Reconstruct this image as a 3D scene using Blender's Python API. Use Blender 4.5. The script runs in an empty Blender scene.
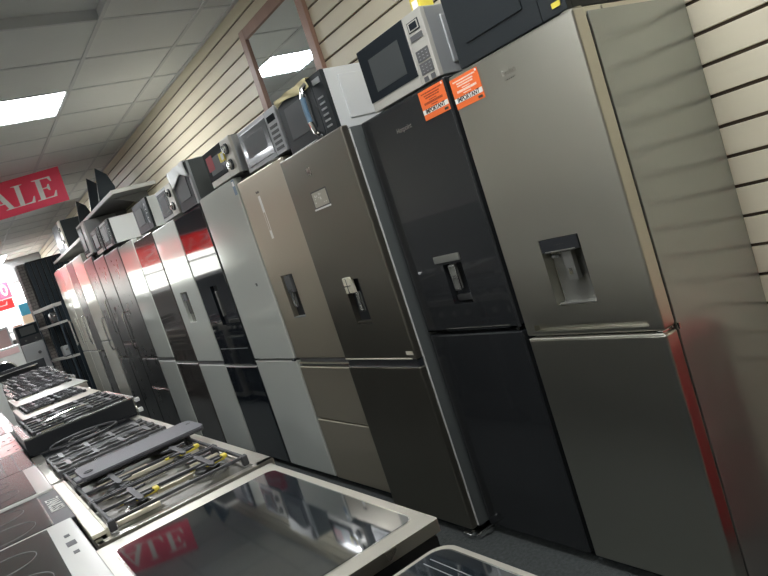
import bpy, bmesh, math, random
from mathutils import Vector, Matrix
random.seed(7)
scn = bpy.context.scene
COL = scn.collection
PI = math.pi

# ------------------------------------------------------------------ materials
def mat(name, col, metal=0.0, rough=0.5, coat=0.0, var=0.0, vscale=6.0, bump=0.0, bscale=60.0,
        emit=None, estr=0.0, stretch=None, spec=0.5, rvar=0.0, trans=0.0, ior=1.45):
    m = bpy.data.materials.new(name); m.use_nodes = True
    nt = m.node_tree; b = nt.nodes['Principled BSDF']
    b.inputs['Base Color'].default_value = (*col, 1)
    b.inputs['Metallic'].default_value = metal
    b.inputs['Roughness'].default_value = rough
    b.inputs['Coat Weight'].default_value = coat
    b.inputs['Coat Roughness'].default_value = 0.04
    b.inputs['Specular IOR Level'].default_value = spec
    b.inputs['Transmission Weight'].default_value = trans
    b.inputs['IOR'].default_value = ior
    tc = nt.nodes.new('ShaderNodeTexCoord')
    mp = nt.nodes.new('ShaderNodeMapping'); nt.links.new(tc.outputs['Object'], mp.inputs['Vector'])
    if stretch: mp.inputs['Scale'].default_value = stretch
    nz = nt.nodes.new('ShaderNodeTexNoise'); nz.inputs['Scale'].default_value = vscale
    nz.inputs['Detail'].default_value = 4
    nt.links.new(mp.outputs['Vector'], nz.inputs['Vector'])
    if var > 0:
        mx = nt.nodes.new('ShaderNodeMix'); mx.data_type = 'RGBA'; mx.blend_type = 'MIX'
        mx.inputs['A'].default_value = (*[c * (1 - var) for c in col], 1)
        mx.inputs['B'].default_value = (*[min(1, c * (1 + var)) for c in col], 1)
        nt.links.new(nz.outputs['Fac'], mx.inputs['Factor'])
        nt.links.new(mx.outputs['Result'], b.inputs['Base Color'])
    rv = rvar if rvar else 0.03
    mr = nt.nodes.new('ShaderNodeMapRange')
    mr.inputs['To Min'].default_value = max(0.0, rough - rv); mr.inputs['To Max'].default_value = min(1, rough + rv)
    nt.links.new(nz.outputs['Fac'], mr.inputs['Value']); nt.links.new(mr.outputs['Result'], b.inputs['Roughness'])
    if bump > 0:
        n2 = nt.nodes.new('ShaderNodeTexNoise'); n2.inputs['Scale'].default_value = bscale; n2.inputs['Detail'].default_value = 5
        nt.links.new(mp.outputs['Vector'], n2.inputs['Vector'])
        bp = nt.nodes.new('ShaderNodeBump'); bp.inputs['Strength'].default_value = bump; bp.inputs['Distance'].default_value = 0.01
        nt.links.new(n2.outputs['Fac'], bp.inputs['Height']); nt.links.new(bp.outputs['Normal'], b.inputs['Normal'])
    if emit:
        b.inputs['Emission Color'].default_value = (*emit, 1); b.inputs['Emission Strength'].default_value = estr
    return m

def brick_mat(name, c1, c2, mortar, scale=8):
    m = mat(name, c1, rough=.85); nt = m.node_tree; b = nt.nodes['Principled BSDF']
    br = nt.nodes.new('ShaderNodeTexBrick'); br.inputs['Scale'].default_value = scale
    br.inputs['Color1'].default_value = (*c1, 1); br.inputs['Color2'].default_value = (*c2, 1); br.inputs['Mortar'].default_value = (*mortar, 1)
    tc = nt.nodes.new('ShaderNodeTexCoord'); mp = nt.nodes.new('ShaderNodeMapping'); mp.inputs['Rotation'].default_value = (PI/2, 0, 0)
    nt.links.new(tc.outputs['Object'], mp.inputs['Vector']); nt.links.new(mp.outputs['Vector'], br.inputs['Vector'])
    nt.links.new(br.outputs['Color'], b.inputs['Base Color'])
    return m

M = {}
M['slat'] = mat('slat_board', (.76, .69, .52), rough=.45, var=.05, vscale=3, stretch=(1, 1, 6))
M['groove'] = mat('slat_groove', (.10, .075, .055), rough=.8)
M['ceil'] = mat('ceiling_tile', (.80, .81, .80), rough=.9, var=.06, vscale=2, bump=.15, bscale=90)
M['tbar'] = mat('ceiling_grid', (.66, .67, .68), rough=.5)
M['carpet'] = mat('carpet', (.07, .076, .074), rough=.95, var=.55, vscale=70, bump=.6, bscale=180, spec=.1)
M['wall'] = mat('painted_wall', (.74, .72, .64), rough=.8, var=.08, vscale=2)
M['diffuser'] = mat('lit_diffuser', (.9, .93, 1), emit=(.94, .97, 1), estr=22)
M['silver'] = mat('silver_grey_enamel', (.57, .555, .485), metal=.97, rough=.30, var=.03, vscale=3)
M['silver_side'] = mat('silver_side_enamel', (.50, .53, .51), metal=.4, rough=.2, rvar=.005)
M['black_fr'] = mat('black_inox', (.030, .032, .034), metal=.35, rough=.24, coat=.55, rvar=.01)
M['dark_inox'] = mat('dark_inox', (.23, .215, .18), metal=.90, rough=.30, rvar=.008)
M['dark_side'] = mat('dark_grey_side', (.12, .13, .125), metal=.2, rough=.4)
M['champ'] = mat('champagne_inox', (.50, .45, .35), metal=.7, rough=.33, rvar=.01)
M['gloss_white'] = mat('glossy_silver_white', (.66, .68, .62), metal=.2, rough=.13, coat=.5)
M['gloss_black'] = mat('glossy_black', (.012, .015, .02), rough=.06, coat=1)
M['gloss_brown'] = mat('glossy_graphite', (.075, .065, .06), rough=.12, coat=.8, metal=.3)
M['graphite'] = mat('graphite_inox', (.14, .14, .14), metal=.8, rough=.28)
M['cream'] = mat('cream_silver', (.68, .66, .56), metal=.3, rough=.2, coat=.4)
M['steel'] = mat('stainless', (.72, .69, .62), metal=.9, rough=.28, var=.05, vscale=3)
M['steel2'] = mat('brushed_stainless_trim', (.66, .63, .55), metal=.75, rough=.36, var=.12, vscale=4)
M['chrome'] = mat('chrome', (.8, .8, .78), metal=1, rough=.12)
M['black'] = mat('black_plastic', (.02, .022, .025), rough=.4)
M['gasket'] = mat('grey_gasket', (.10, .10, .10), rough=.7)
M['glass'] = mat('ceramic_glass', (.010, .014, .018), rough=.045, rvar=.01, spec=.6, coat=1)
M['glassm'] = mat('microwave_door_glass', (.018, .022, .026), rough=.10, spec=.35)
M['window_mesh'] = mat('microwave_window_mesh', (.05, .055, .055), rough=.35)
M['iron'] = mat('cast_iron', (.045, .045, .048), rough=.45, var=.2, vscale=40, bump=.1, bscale=200)
M['well'] = mat('dark_reflection_steel', (.20, .19, .17), metal=.8, rough=.38, var=.3, vscale=14)  # dark reflections in the steel are put into its colour
M['griddle'] = mat('griddle_plate', (.13, .125, .14), rough=.5, var=.12, vscale=50, bump=.1, bscale=200)
M['enamel_w'] = mat('white_enamel', (.72, .72, .68), rough=.18, coat=.3)
M['enamel_c'] = mat('cream_enamel', (.70, .66, .52), rough=.3, metal=.2)
M['enamel_b'] = mat('brown_glass', (.026, .025, .022), rough=.2, spec=.25)
M['mark'] = mat('zone_marking', (.22, .23, .23), rough=.4)
M['mw_silver'] = mat('microwave_silver', (.40, .41, .41), metal=.5, rough=.38, var=.05)
M['mw_white'] = mat('microwave_pale_side', (.66, .67, .66), rough=.35, metal=.1)
M['mw_panel'] = mat('microwave_silver_panel', (.60, .58, .52), metal=.4, rough=.35)
M['mw_black'] = mat('microwave_black', (.022, .026, .028), rough=.36, spec=.3)
M['mw_grey'] = mat('grey_door_glass', (.10, .105, .105), rough=.2, coat=.3)
M['navy'] = mat('dark_tinted_glass', (.035, .05, .065), rough=.3, coat=.2)
M['reflection_bar'] = mat('pale_steel_reflection', (.80, .74, .58), metal=.5, rough=.3)  # pale colour imitating reflections in the hob steel
M['grey_iron'] = mat('grey_cast_iron', (.12, .12, .12), rough=.4, metal=.4, var=.3, vscale=30)
M['enamel_c2'] = mat('beige_steel_strip', (.42, .37, .30), rough=.35, metal=.3)
M['strip_g'] = mat('greenish_grey_strip', (.30, .30, .25), rough=.35, metal=.5)
M['orange'] = mat('orange_card', (.90, .17, .035), rough=.5)
M['white_card'] = mat('white_card', (.85, .84, .80), rough=.5)
M['ink'] = mat('black_ink', (.05, .03, .02), rough=.6)
M['ink_red'] = mat('dark_red_ink', (.30, .04, .01), rough=.6)
M['ink_w'] = mat('pale_ink', (.95, .75, .62), rough=.6)
M['yellow'] = mat('yellow_plastic', (.75, .62, .08), rough=.45)
M['cloth'] = mat('cream_cloth', (.82, .72, .42), rough=.8, bump=.3, bscale=60)
M['paper'] = mat('white_paper', (.82, .82, .80), rough=.7, bump=.2, bscale=30)
M['blue'] = mat('blue_film', (.12, .20, .28), rough=.35)

M['red_gloss'] = mat('red_enamel', (.45, .015, .02), rough=.25, coat=.5)
M['wood'] = mat('reddish_wood', (.40, .24, .18), rough=.45, var=.25, vscale=8, stretch=(1, 1, .2))
M['mirror'] = mat('mirror_glass', (.84, .88, .9), metal=1, rough=.015)
M['clear'] = mat('clear_plastic', (.24, .24, .22), rough=.12, metal=.5)
M['grey_trim'] = mat('grey_trim', (.35, .35, .32), metal=.7, rough=.25)
M['shelf'] = mat('pale_shelf_edge', (.55, .54, .50), rough=.5)
M['shelf_dark'] = mat('grey_shelf_board', (.22, .22, .22), rough=.6)
M['brick'] = brick_mat('grey_brick', (.22, .20, .18), (.30, .27, .25), (.12, .11, .10), 5)
M['pink'] = mat('pale_pink_board', (.75, .52, .50), rough=.5)
M['pave'] = mat('pavement', (.5, .5, .48), rough=.9, var=.1)
M['frame_w'] = mat('white_upvc', (.8, .8, .8), rough=.4)
M['teal'] = mat('teal_box', (.04, .22, .32), rough=.5)
M['beige'] = mat('beige_card', (.62, .48, .34), rough=.7)
M['brown'] = mat('brown_card', (.28, .12, .08), rough=.7)
M['red_item'] = mat('matte_red', (.34, .02, .03), rough=.45)

# window glass: clear, slightly reflective
gm = bpy.data.materials.new('window_glass'); gm.use_nodes = True
nt = gm.node_tree; nt.nodes.clear()
o_ = nt.nodes.new('ShaderNodeOutputMaterial'); tr = nt.nodes.new('ShaderNodeBsdfTransparent'); gl = nt.nodes.new('ShaderNodeBsdfGlossy')
gl.inputs['Roughness'].default_value = .02; ms = nt.nodes.new('ShaderNodeMixShader'); fr = nt.nodes.new('ShaderNodeFresnel'); fr.inputs['IOR'].default_value = 1.45
nt.links.new(fr.outputs['Fac'], ms.inputs['Fac']); nt.links.new(tr.outputs[0], ms.inputs[1]); nt.links.new(gl.outputs[0], ms.inputs[2]); nt.links.new(ms.outputs[0], o_.inputs[0])
M['pane'] = gm

bn = bpy.data.materials.new('banner_red'); bn.use_nodes = True
nt = bn.node_tree; pb = nt.nodes['Principled BSDF']; pb.inputs['Base Color'].default_value = (.85, .05, .07, 1)
tl = nt.nodes.new('ShaderNodeBsdfTranslucent'); tl.inputs['Color'].default_value = (1, .20, .17, 1); mx = nt.nodes.new('ShaderNodeMixShader'); mx.inputs['Fac'].default_value = .6
nt.links.new(pb.outputs[0], mx.inputs[1]); nt.links.new(tl.outputs[0], mx.inputs[2]); nt.links.new(mx.outputs[0], nt.nodes['Material Output'].inputs[0])
M['banner'] = bn
sr = bn.copy(); sr.name = 'sign_red'; M['red'] = sr
sp = sr.node_tree.nodes; [n for n in sp if n.type == 'BSDF_PRINCIPLED'][0].inputs['Base Color'].default_value = (1, .13, .23, 1)
[n for n in sp if n.type == 'BSDF_TRANSLUCENT'][0].inputs['Color'].default_value = (1, .16, .24, 1)
[n for n in sp if n.type == 'MIX_SHADER'][0].inputs['Fac'].default_value = .45

# ------------------------------------------------------------------ mesh builder
def off(o):
    v = Vector((0, 0, 0))
    while o is not None:
        v += Vector(o.location); o = o.parent
    return v

class B:
    """collects shapes in world coordinates; done() links them as one mesh object"""
    def __init__(s): s.bm = bmesh.new(); s.mi = 0; s.mats = []
    def use(s, m):
        m = M[m] if isinstance(m, str) else m
        if m not in s.mats: s.mats.append(m)
        s.mi = s.mats.index(m); return s
    def _merge(s, t):
        for f in t.faces: f.material_index = s.mi
        me = bpy.data.meshes.new('t'); t.to_mesh(me); t.free()
        s.bm.from_mesh(me); bpy.data.meshes.remove(me); return s
    def box(s, x0, x1, y0, y1, z0, z1, bev=0.0, seg=2, mtx=None):
        t = bmesh.new(); bmesh.ops.create_cube(t, size=1)
        c = Vector(((x0+x1)/2, (y0+y1)/2, (z0+z1)/2)); d = (abs(x1-x0), abs(y1-y0), abs(z1-z0))
        for v in t.verts: v.co = Vector((v.co.x*d[0], v.co.y*d[1], v.co.z*d[2])) + c
        if bev > 0: bmesh.ops.bevel(t, geom=list(t.edges), offset=min(bev, min(d)*.45), segments=seg, profile=.5, affect='EDGES')
        if mtx: t.transform(mtx)
        return s._merge(t)
    def cyl(s, c, axis, r, l, seg=24, r2=None, bev=0):
        t = bmesh.new(); bmesh.ops.create_cone(t, cap_ends=True, segments=seg, radius1=r, radius2=r if r2 is None else r2, depth=l)
        if bev: bmesh.ops.bevel(t, geom=[e for e in t.edges if len(e.link_faces) == 2 and any(len(f.verts) > 4 for f in e.link_faces)], offset=bev, segments=2, affect='EDGES')
        R = {'x': Matrix.Rotation(PI/2, 4, 'Y'), 'y': Matrix.Rotation(-PI/2, 4, 'X'), 'z': Matrix.Identity(4)}[axis]
        t.transform(Matrix.Translation(c) @ R); return s._merge(t)
    def torus(s, c, R, r, axis='z', seg=36, ms=8, sy=1.0):
        t = bmesh.new(); vs = []
        for i in range(seg):
            a = 2*PI*i/seg; ring = []
            for j in range(ms):
                b = 2*PI*j/ms; rr = R + r*math.cos(b)
                p = Vector((rr*math.cos(a), rr*math.sin(a)*sy, r*math.sin(b)))
                if axis == 'x': p = Vector((p.z, p.x, p.y))
                if axis == 'y': p = Vector((p.x, p.z, p.y))
                ring.append(t.verts.new(p + Vector(c)))
            vs.append(ring)
        for i in range(seg):
            for j in range(ms):
                t.faces.new((vs[i][j], vs[(i+1) % seg][j], vs[(i+1) % seg][(j+1) % ms], vs[i][(j+1) % ms]))
        bmesh.ops.recalc_face_normals(t, faces=t.faces); return s._merge(t)
    def tube(s, pts, r, seg=8):
        t = bmesh.new(); pts = [Vector(p) for p in pts]; rings = []
        for i, p in enumerate(pts):
            d = (pts[min(i+1, len(pts)-1)] - pts[max(i-1, 0)]).normalized()
            u = d.orthogonal().normalized() if i == 0 else (u - d*u.dot(d)).normalized()
            w = d.cross(u)
            rings.append([t.verts.new(p + u*r*math.cos(2*PI*k/seg) + w*r*math.sin(2*PI*k/seg)) for k in range(seg)])
        for a, b in zip(rings, rings[1:]):
            for k in range(seg): t.faces.new((a[k], a[(k+1) % seg], b[(k+1) % seg], b[k]))
        t.faces.new(rings[0][::-1]); t.faces.new(rings[-1])
        bmesh.ops.recalc_face_normals(t, faces=t.faces); return s._merge(t)
    def prism(s, prof, fn, a0, a1):
        """prof: 2D polygon; fn(u,v,a) -> point"""
        t = bmesh.new(); A = [t.verts.new(fn(u, v, a0)) for u, v in prof]; Bv = [t.verts.new(fn(u, v, a1)) for u, v in prof]
        n = len(prof); t.faces.new(A[::-1]); t.faces.new(Bv)
        for i in range(n): t.faces.new((A[i], A[(i+1) % n], Bv[(i+1) % n], Bv[i]))
        bmesh.ops.recalc_face_normals(t, faces=t.faces)
        return s._merge(t)
    def rrect(s, x0, x1, y0, y1, z0, z1, r, seg=6):
        """flat slab with rounded corners in plan"""
        pr = []
        for cx, cy, a0 in ((x1-r, y1-r, 0), (x0+r, y1-r, 90), (x0+r, y0+r, 180), (x1-r, y0+r, 270)):
            for k in range(seg+1):
                a = math.radians(a0 + 90*k/seg); pr.append((cx + r*math.cos(a), cy + r*math.sin(a)))
        return s.prism(pr, lambda u, v, a: (u, v, a), z0, z1)
    def recess_door(s, x0, x1, y0, y1, z0, z1, rects, bev=.008, inner=None):
        """door slab facing -x with rectangular recesses (ya,yb,za,zb,depth) sunk into its front"""
        t = bmesh.new()
        ys = sorted({y0, y1, *[v for r in rects for v in r[:2]]}); zs = sorted({z0, z1, *[v for r in rects for v in r[2:4]]})
        V = {}
        def vert(x, y, z):
            k = (round(x, 5), round(y, 5), round(z, 5))
            if k not in V: V[k] = t.verts.new((x, y, z))
            return V[k]
        ii = []
        for a, b in zip(ys, ys[1:]):
            for c, d in zip(zs, zs[1:]):
                cy, cz = (a+b)/2, (c+d)/2; dep = 0
                for r in rects:
                    if r[0] < cy < r[1] and r[2] < cz < r[3]: dep = r[4]
                t.faces.new((vert(x0+dep, a, c), vert(x0+dep, a, d), vert(x0+dep, b, d), vert(x0+dep, b, c)))
                t.faces.new((vert(x1, a, c), vert(x1, b, c), vert(x1, b, d), vert(x1, a, d)))
        for r in rects:
            ya, yb, za, zb, dp = r
            yy = [v for v in ys if ya <= v <= yb]; zz = [v for v in zs if za <= v <= zb]
            for a, b in zip(yy, yy[1:]):
                for z in (za, zb): t.faces.new((vert(x0, a, z), vert(x0, b, z), vert(x0+dp, b, z), vert(x0+dp, a, z)))
            for a, b in zip(zz, zz[1:]):
                for y in (ya, yb): t.faces.new((vert(x0, y, a), vert(x0, y, b), vert(x0+dp, y, b), vert(x0+dp, y, a)))
        for a, b in zip(ys, ys[1:]):
            for z in (z0, z1): t.faces.new((vert(x0, a, z), vert(x0, b, z), vert(x1, b, z), vert(x1, a, z)))
        for a, b in zip(zs, zs[1:]):
            for y in (y0, y1): t.faces.new((vert(x0, y, a), vert(x0, y, b), vert(x1, y, b), vert(x1, y, a)))
        bmesh.ops.recalc_face_normals(t, faces=t.faces)
        ed = []
        for e in t.edges:
            p, q = e.verts[0].co, e.verts[1].co
            def on(v): return (abs(v.x-x0) < 1e-5, abs(v.x-x1) < 1e-5, abs(v.y-y0) < 1e-5, abs(v.y-y1) < 1e-5, abs(v.z-z0) < 1e-5, abs(v.z-z1) < 1e-5)
            n = sum(a and b for a, b in zip(on(p), on(q)))
            if n >= 2: ed.append(e)
        if bev: bmesh.ops.bevel(t, geom=ed, offset=bev, segments=3, profile=.5, affect='EDGES')
        return s._merge(t)
    def done(s, name, parent=None, m=None, smooth=True, ang=35):
        if m is not None and not s.mats: s.use(m)
        me = bpy.data.meshes.new(name)
        o = bpy.data.objects.new(name, me); COL.objects.link(o)
        if parent is not None:
            s.bm.transform(Matrix.Translation(-off(parent))); o.parent = parent
        s.bm.to_mesh(me); s.bm.free()
        for k in s.mats: me.materials.append(k)
        if smooth:
            me.polygons.foreach_set('use_smooth', [True]*len(me.polygons))
            try: me.set_sharp_from_angle(angle=math.radians(ang))
            except Exception: pass
            wn = o.modifiers.new('weighted', 'WEIGHTED_NORMAL'); wn.keep_sharp = True; wn.weight = 100
        return o

def N(m):
    b = B(); b.use(m); return b

def root(name, label, cat, loc, group=None):
    o = bpy.data.objects.new(name, None); COL.objects.link(o); o.location = loc; o.empty_display_size = .1
    return tag(o, label, cat, group)
def tag(o, label, cat, group=None, kind=None):
    if label: o['label'] = label
    if cat: o['category'] = cat
    if group: o['group'] = group
    if kind: o['kind'] = kind
    return o
def struct(b, name):
    o = b.done(name, None, smooth=False); o['kind'] = 'structure'; return o

def text(name, s, size, loc, X, Y, m, parent, depth=.0006, squash=1.0, bold=0.0):
    cu = bpy.data.curves.new('txt', 'FONT'); cu.body = s; cu.size = size; cu.extrude = depth; cu.align_x = 'CENTER'; cu.align_y = 'CENTER'; cu.offset = bold
    t = bpy.data.objects.new('txt', cu); COL.objects.link(t)
    bpy.context.view_layer.update()
    me = bpy.data.meshes.new_from_object(t.evaluated_get(bpy.context.evaluated_depsgraph_get()))
    bpy.data.objects.remove(t)
    X = Vector(X).normalized(); Y = Vector(Y).normalized(); Z = X.cross(Y)
    mt = Matrix.Identity(4)
    for i in range(3): mt[i][0] = X[i]*squash; mt[i][1] = Y[i]; mt[i][2] = Z[i]
    mt.translation = Vector(loc) - (off(parent) if parent else Vector((0, 0, 0)))
    me.transform(mt); me.materials.clear(); me.materials.append(M[m])
    o = bpy.data.objects.new(name, me); COL.objects.link(o); o.parent = parent; return o

# ------------------------------------------------------------------ room
HC = 2.913; XW = .514; XL = -5.0; YB = -2.6; YF = 15.5
struct(N('carpet').box(XL-.1, XW+.1, YB-.1, YF+.1, -.05, 0), 'floor')
b = N('groove').box(XW+.008, XW+.10, YB-.1, YF+.1, 0, HC)
b.use('slat'); z = .94 - .0944*10
edges = [0.0]
k = 0
zs = [.94 + .0944*i for i in range(-9, 21)]
prev = 0.0
for zz in zs + [HC]:
    b.box(XW-.004, XW+.009, YB, YF, prev, (zz-.0055) if zz < HC else HC, bev=.0015, seg=1)
    prev = zz + .0055
struct(b, 'wall_right')
struct(N('wall').box(XL-.1, XL, YB, YF, 1.2, HC).use('shelf_dark').box(XL-.1, XL+.01, YB, YF, 0, 1.2), 'wall_left')  # dark lower panel added unseen, to darken what the fridge doors reflect
struct(N('wall').box(XL-.1, XW, YB-.1, YB, 0, HC), 'wall_back')
# shop front wall with a wide window
WZ0, WZ1 = 1.40, 2.45; WX0, WX1 = -4.15, .02
b = N('wall').box(XL, XW, YF, YF+.12, 0, WZ0).box(XL, XW, YF, YF+.12, WZ1, HC).box(XL, WX0, YF, YF+.12, WZ0, WZ1).box(WX1, XW, YF, YF+.12, WZ0, WZ1)
b.mats = [M['shelf_dark']]
struct(b, 'wall_front')
npane = 4
b = N('frame_w')
for i in range(npane+1):
    x = WX0 + (WX1-WX0)*i/npane; b.box(x-.03, x+.03, YF+.02, YF+.09, WZ0, WZ1)
b.box(WX0, WX1, YF+.02, YF+.09, WZ0, WZ0+.06).box(WX0, WX1, YF+.02, YF+.09, WZ1-.06, WZ1).box(WX0, WX1, YF+.03, YF+.08, 1.80, 1.84)
wf = struct(b, 'window_1')
pn = N('pane').box(WX0, WX1, YF+.052, YF+.056, WZ0, WZ1).done('pane', wf, smooth=False)
struct(N('frame_w').box(WX0, WX1, YF-.14, YF+.02, WZ0-.03, WZ0), 'trim_2')
struct(N('pave').box(-30, 30, YF+.15, 60, -.2, -.08), 'ground')
# pale building over the road
b = N('wall').box(-14, 9, 30, 34, -.1, 3.0)
struct(b, 'wall_opposite')

# ceiling: tiles, with the light cells left open
XG = .286; YG = 3.963; T = .6
lit = {(-1, 2), (-1, -5), (-1, 9), (-7, -1), (-5, 9), (-5, -5)}
dead = {(-1, -1)}
b = N('ceil'); g = N('tbar')
i0 = -9; j0 = -11; j1 = 20
def cell(i, j): return (XG+T*(i-1)+0, XG+T*i, YG+T*j, YG+T*(j+1))
for i in range(i0, 2):
    for j in range(j0, j1):
        x0, x1, y0, y1 = XG+T*(i-1), XG+T*i, YG+T*j, YG+T*(j+1)
        x0, x1, y0, y1 = max(x0, XL), min(x1, XW), max(y0, YB), min(y1, YF)
        if x1-x0 < .01 or y1-y0 < .01 or (i, j) in lit: continue
        if (i, j) == (-1+1-1+0, 0): pass
        if (i, j) in dead:
            d = .055
            b.box(x0, x1, y0, y1, HC+d, HC+d+.02)
            g.box(x0, x0+.004, y0, y1, HC, HC+d).box(x1-.004, x1, y0, y1, HC, HC+d).box(x0, x1, y0, y0+.004, HC, HC+d).box(x0, x1, y1-.004, y1, HC, HC+d)
            continue
        b.box(x0, x1, y0, y1, HC, HC+.02)
for i in range(i0, 2):
    x = XG+T*i
    if XL < x < XW: g.box(x-.012, x+.012, YB, YF, HC-.006, HC+.002)
for j in range(j0, j1+1):
    y = YG+T*j
    if YB < y < YF: g.box(XL, XW, y-.010, y+.010, HC-.0055, HC+.0015)
g.box(XW-.03, XW-.004, YB, YF, HC-.008, HC)
struct(b, 'ceiling'); struct(g, 'trim_1')
struct(N('wall').box(XL-.1, XW+.1, YB-.1, YF+.1, HC+.10, HC+.14), 'ceiling_slab')

lightlab = {(-1, 2): 'lit square ceiling panel nearest the red SALE sign, above the row of cookers'}
for (i, j) in sorted(lit):
    x0, x1, y0, y1 = XG+T*(i-1), XG+T*i, YG+T*j, YG+T*(j+1)
    n = 'lit square ceiling panel outside the picture, %s' % ('over the aisle behind the camera' if j < 0 else 'over the far side of the shop floor')
    r = root('ceiling_light', lightlab.get((i, j), n), 'ceiling light', ((x0+x1)/2, (y0+y1)/2, HC), None if (i, j) in lightlab else ('ceiling panels behind the camera' if j < 0 else 'ceiling panels over the far side'))
    N('frame_w').box(x0+.012, x1-.012, y0+.010, y0+.022, HC-.003, HC+.03).box(x0+.012, x1-.012, y1-.022, y1-.010, HC-.003, HC+.03).box(x0+.012, x0+.024, y0+.022, y1-.022, HC-.003, HC+.03).box(x1-.024, x1-.012, y0+.022, y1-.022, HC-.003, HC+.03).done('frame', r)
    N('diffuser').box(x0+.024, x1-.024, y0+.022, y1-.022, HC+.002, HC+.02).done('diffuser', r)

r = root('ceiling_light', 'small distant lit ceiling fitting close to the shop window', 'ceiling light', (-.48, 14.85, HC-.05))
N('frame_w').box(-.79, -.17, 14.25, 15.45, HC-.030, HC-.006).done('frame', r)
N('diffuser').box(-.77, -.19, 14.27, 15.43, HC-.038, HC-.030).done('diffuser', r)

# ------------------------------------------------------------------ fridges
YAX = (0, -1, 0); ZAX = (0, 0, 1)
def feet(r, x0, y0, y1, depth):
    for yy in (y0+.05, y1-.05):
        N('black').cyl((x0+.09, yy, .0155), 'z', .018, .031, 12).done('foot', r)

def dispenser(door, x, ya, yb, za, zb, head='black', lever=None, face='grey_trim', dp=.04):
    """water dispenser set in a recess of the door"""
    d = N(head).box(x-.002, x+dp-.002, ya+.004, yb-.004, zb-(zb-za)*.20, zb-.002, bev=.002).done('dispenser_head', door)
    N(face).box(x+dp-.003, x+dp-.0005, ya+.004, yb-.004, za+.004, zb-(zb-za)*.2, bev=0).done('dispenser_back', door)
    N(face).box(x+.004, x+dp-.003, ya+.006, yb-.006, za+.001, za+.008, bev=.002).done('drip_tray', door)
    return d

def fridge(label, y0, y1, H, split, col, side=None, x0=0.0, depth=.50, door_t=.055, recess=None, gap=.012, second=None,
           group='fridge freezers along the slatted wall', cap=None, tophand=None, lowhand=None, bev=.008, zbot=.035):
    side = side or col
    r = root('fridge_freezer', label, 'fridge freezer', (x0+.25, (y0+y1)/2, 0), group)
    xb = x0+door_t+.008
    bb = N(side).box(xb, x0+depth, y0+.002, y1-.002, .03, H-.012, bev=.004)
    bb.done('cabinet', r)
    N('gasket').box(x0+door_t-.001, xb+.001, y0+.010, y1-.010, .05, H-.02).done('door_seal', r)
    zt = split + gap
    up = N(col).recess_door(x0, x0+door_t, y0, y1, zt, H, recess or [], bev=bev).done('upper_door', r)
    lows = []
    if second:
        zz = [split] + list(second) + [zbot]
        for a, c in zip(zz, zz[1:]):
            top = a if a == split else a-.008
            lows.append(N(col).recess_door(x0, x0+door_t, y0, y1, c, top, [], bev=bev).done('freezer_drawer', r))
    else:
        lows.append(N(col).recess_door(x0, x0+door_t, y0, y1, zbot, split, [], bev=bev).done('lower_door', r))
    feet(r, x0, y0, y1, depth)
    return r, up, lows

# 1 silver grey fridge at the near end
y0, y1 = 1.2, 1.731
r, up, low = fridge('silver grey fridge freezer nearest the camera, orange notice on its top corner', y0, y1, 1.738, .836, 'silver', 'silver_side',
    recess=[(1.396, 1.556, .943, 1.157, .04), (y0+.045, y1-.045, .862, .884, .022)], gap=.010, depth=.512)
dispenser(up, 0, 1.396, 1.556, .943, 1.157)
N('chrome').box(-.006, .012, 1.415, 1.537, 1.112, 1.119, bev=.002).done('dispenser_shelf', up)
b = N('clear').box(.000, .004, 1.440, 1.480, 1.020, 1.110, bev=.002).box(.000, .018, 1.440, 1.444, 1.020, 1.110, bev=.001).box(.000, .018, 1.476, 1.480, 1.020, 1.110, bev=.001)
b.use('chrome').box(-.001, .002, 1.452, 1.468, 1.038, 1.058).cyl((.008, 1.508, 1.100), 'y', .006, .03, 10); b.done('dispenser_lever', up)
text('display', '- - - -', .018, (-.0025, 1.476, 1.137), YAX, ZAX, 'grey_trim', up)
text('logo', 'beko', .030, (-.0006, 1.470, 1.668), YAX, ZAX, 'chrome', up)
N('chrome').box(-.001, .0005, 1.450, 1.492, 1.645, 1.648).done('logo_underline', up)
N('silver').box(.055, .13, y0+.006, y1-.006, 1.715, 1.735, bev=.006).box(.13, .505, y0+.004, y1-.006, 1.716, 1.7385, bev=.004).done('top_cover', r)
N('silver').cyl((.035, y0+.03, 1.7365), 'z', .028, .008, 20).box(.035, .14, y0+.008, y0+.05, 1.731, 1.740, bev=.004).done('hinge_cover', r)
N('chrome').box(.004, .055, y0+.01, y0+.03, .8365, .8455, bev=.002).cyl((.058, y0-.003, .842), 'z', .006, .018, 12).done('hinge', r)
N('cream').box(-.001, .02, y0+.006, y1-.006, .8335, .8375, bev=.001).done('door_lip', low[0])

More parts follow.
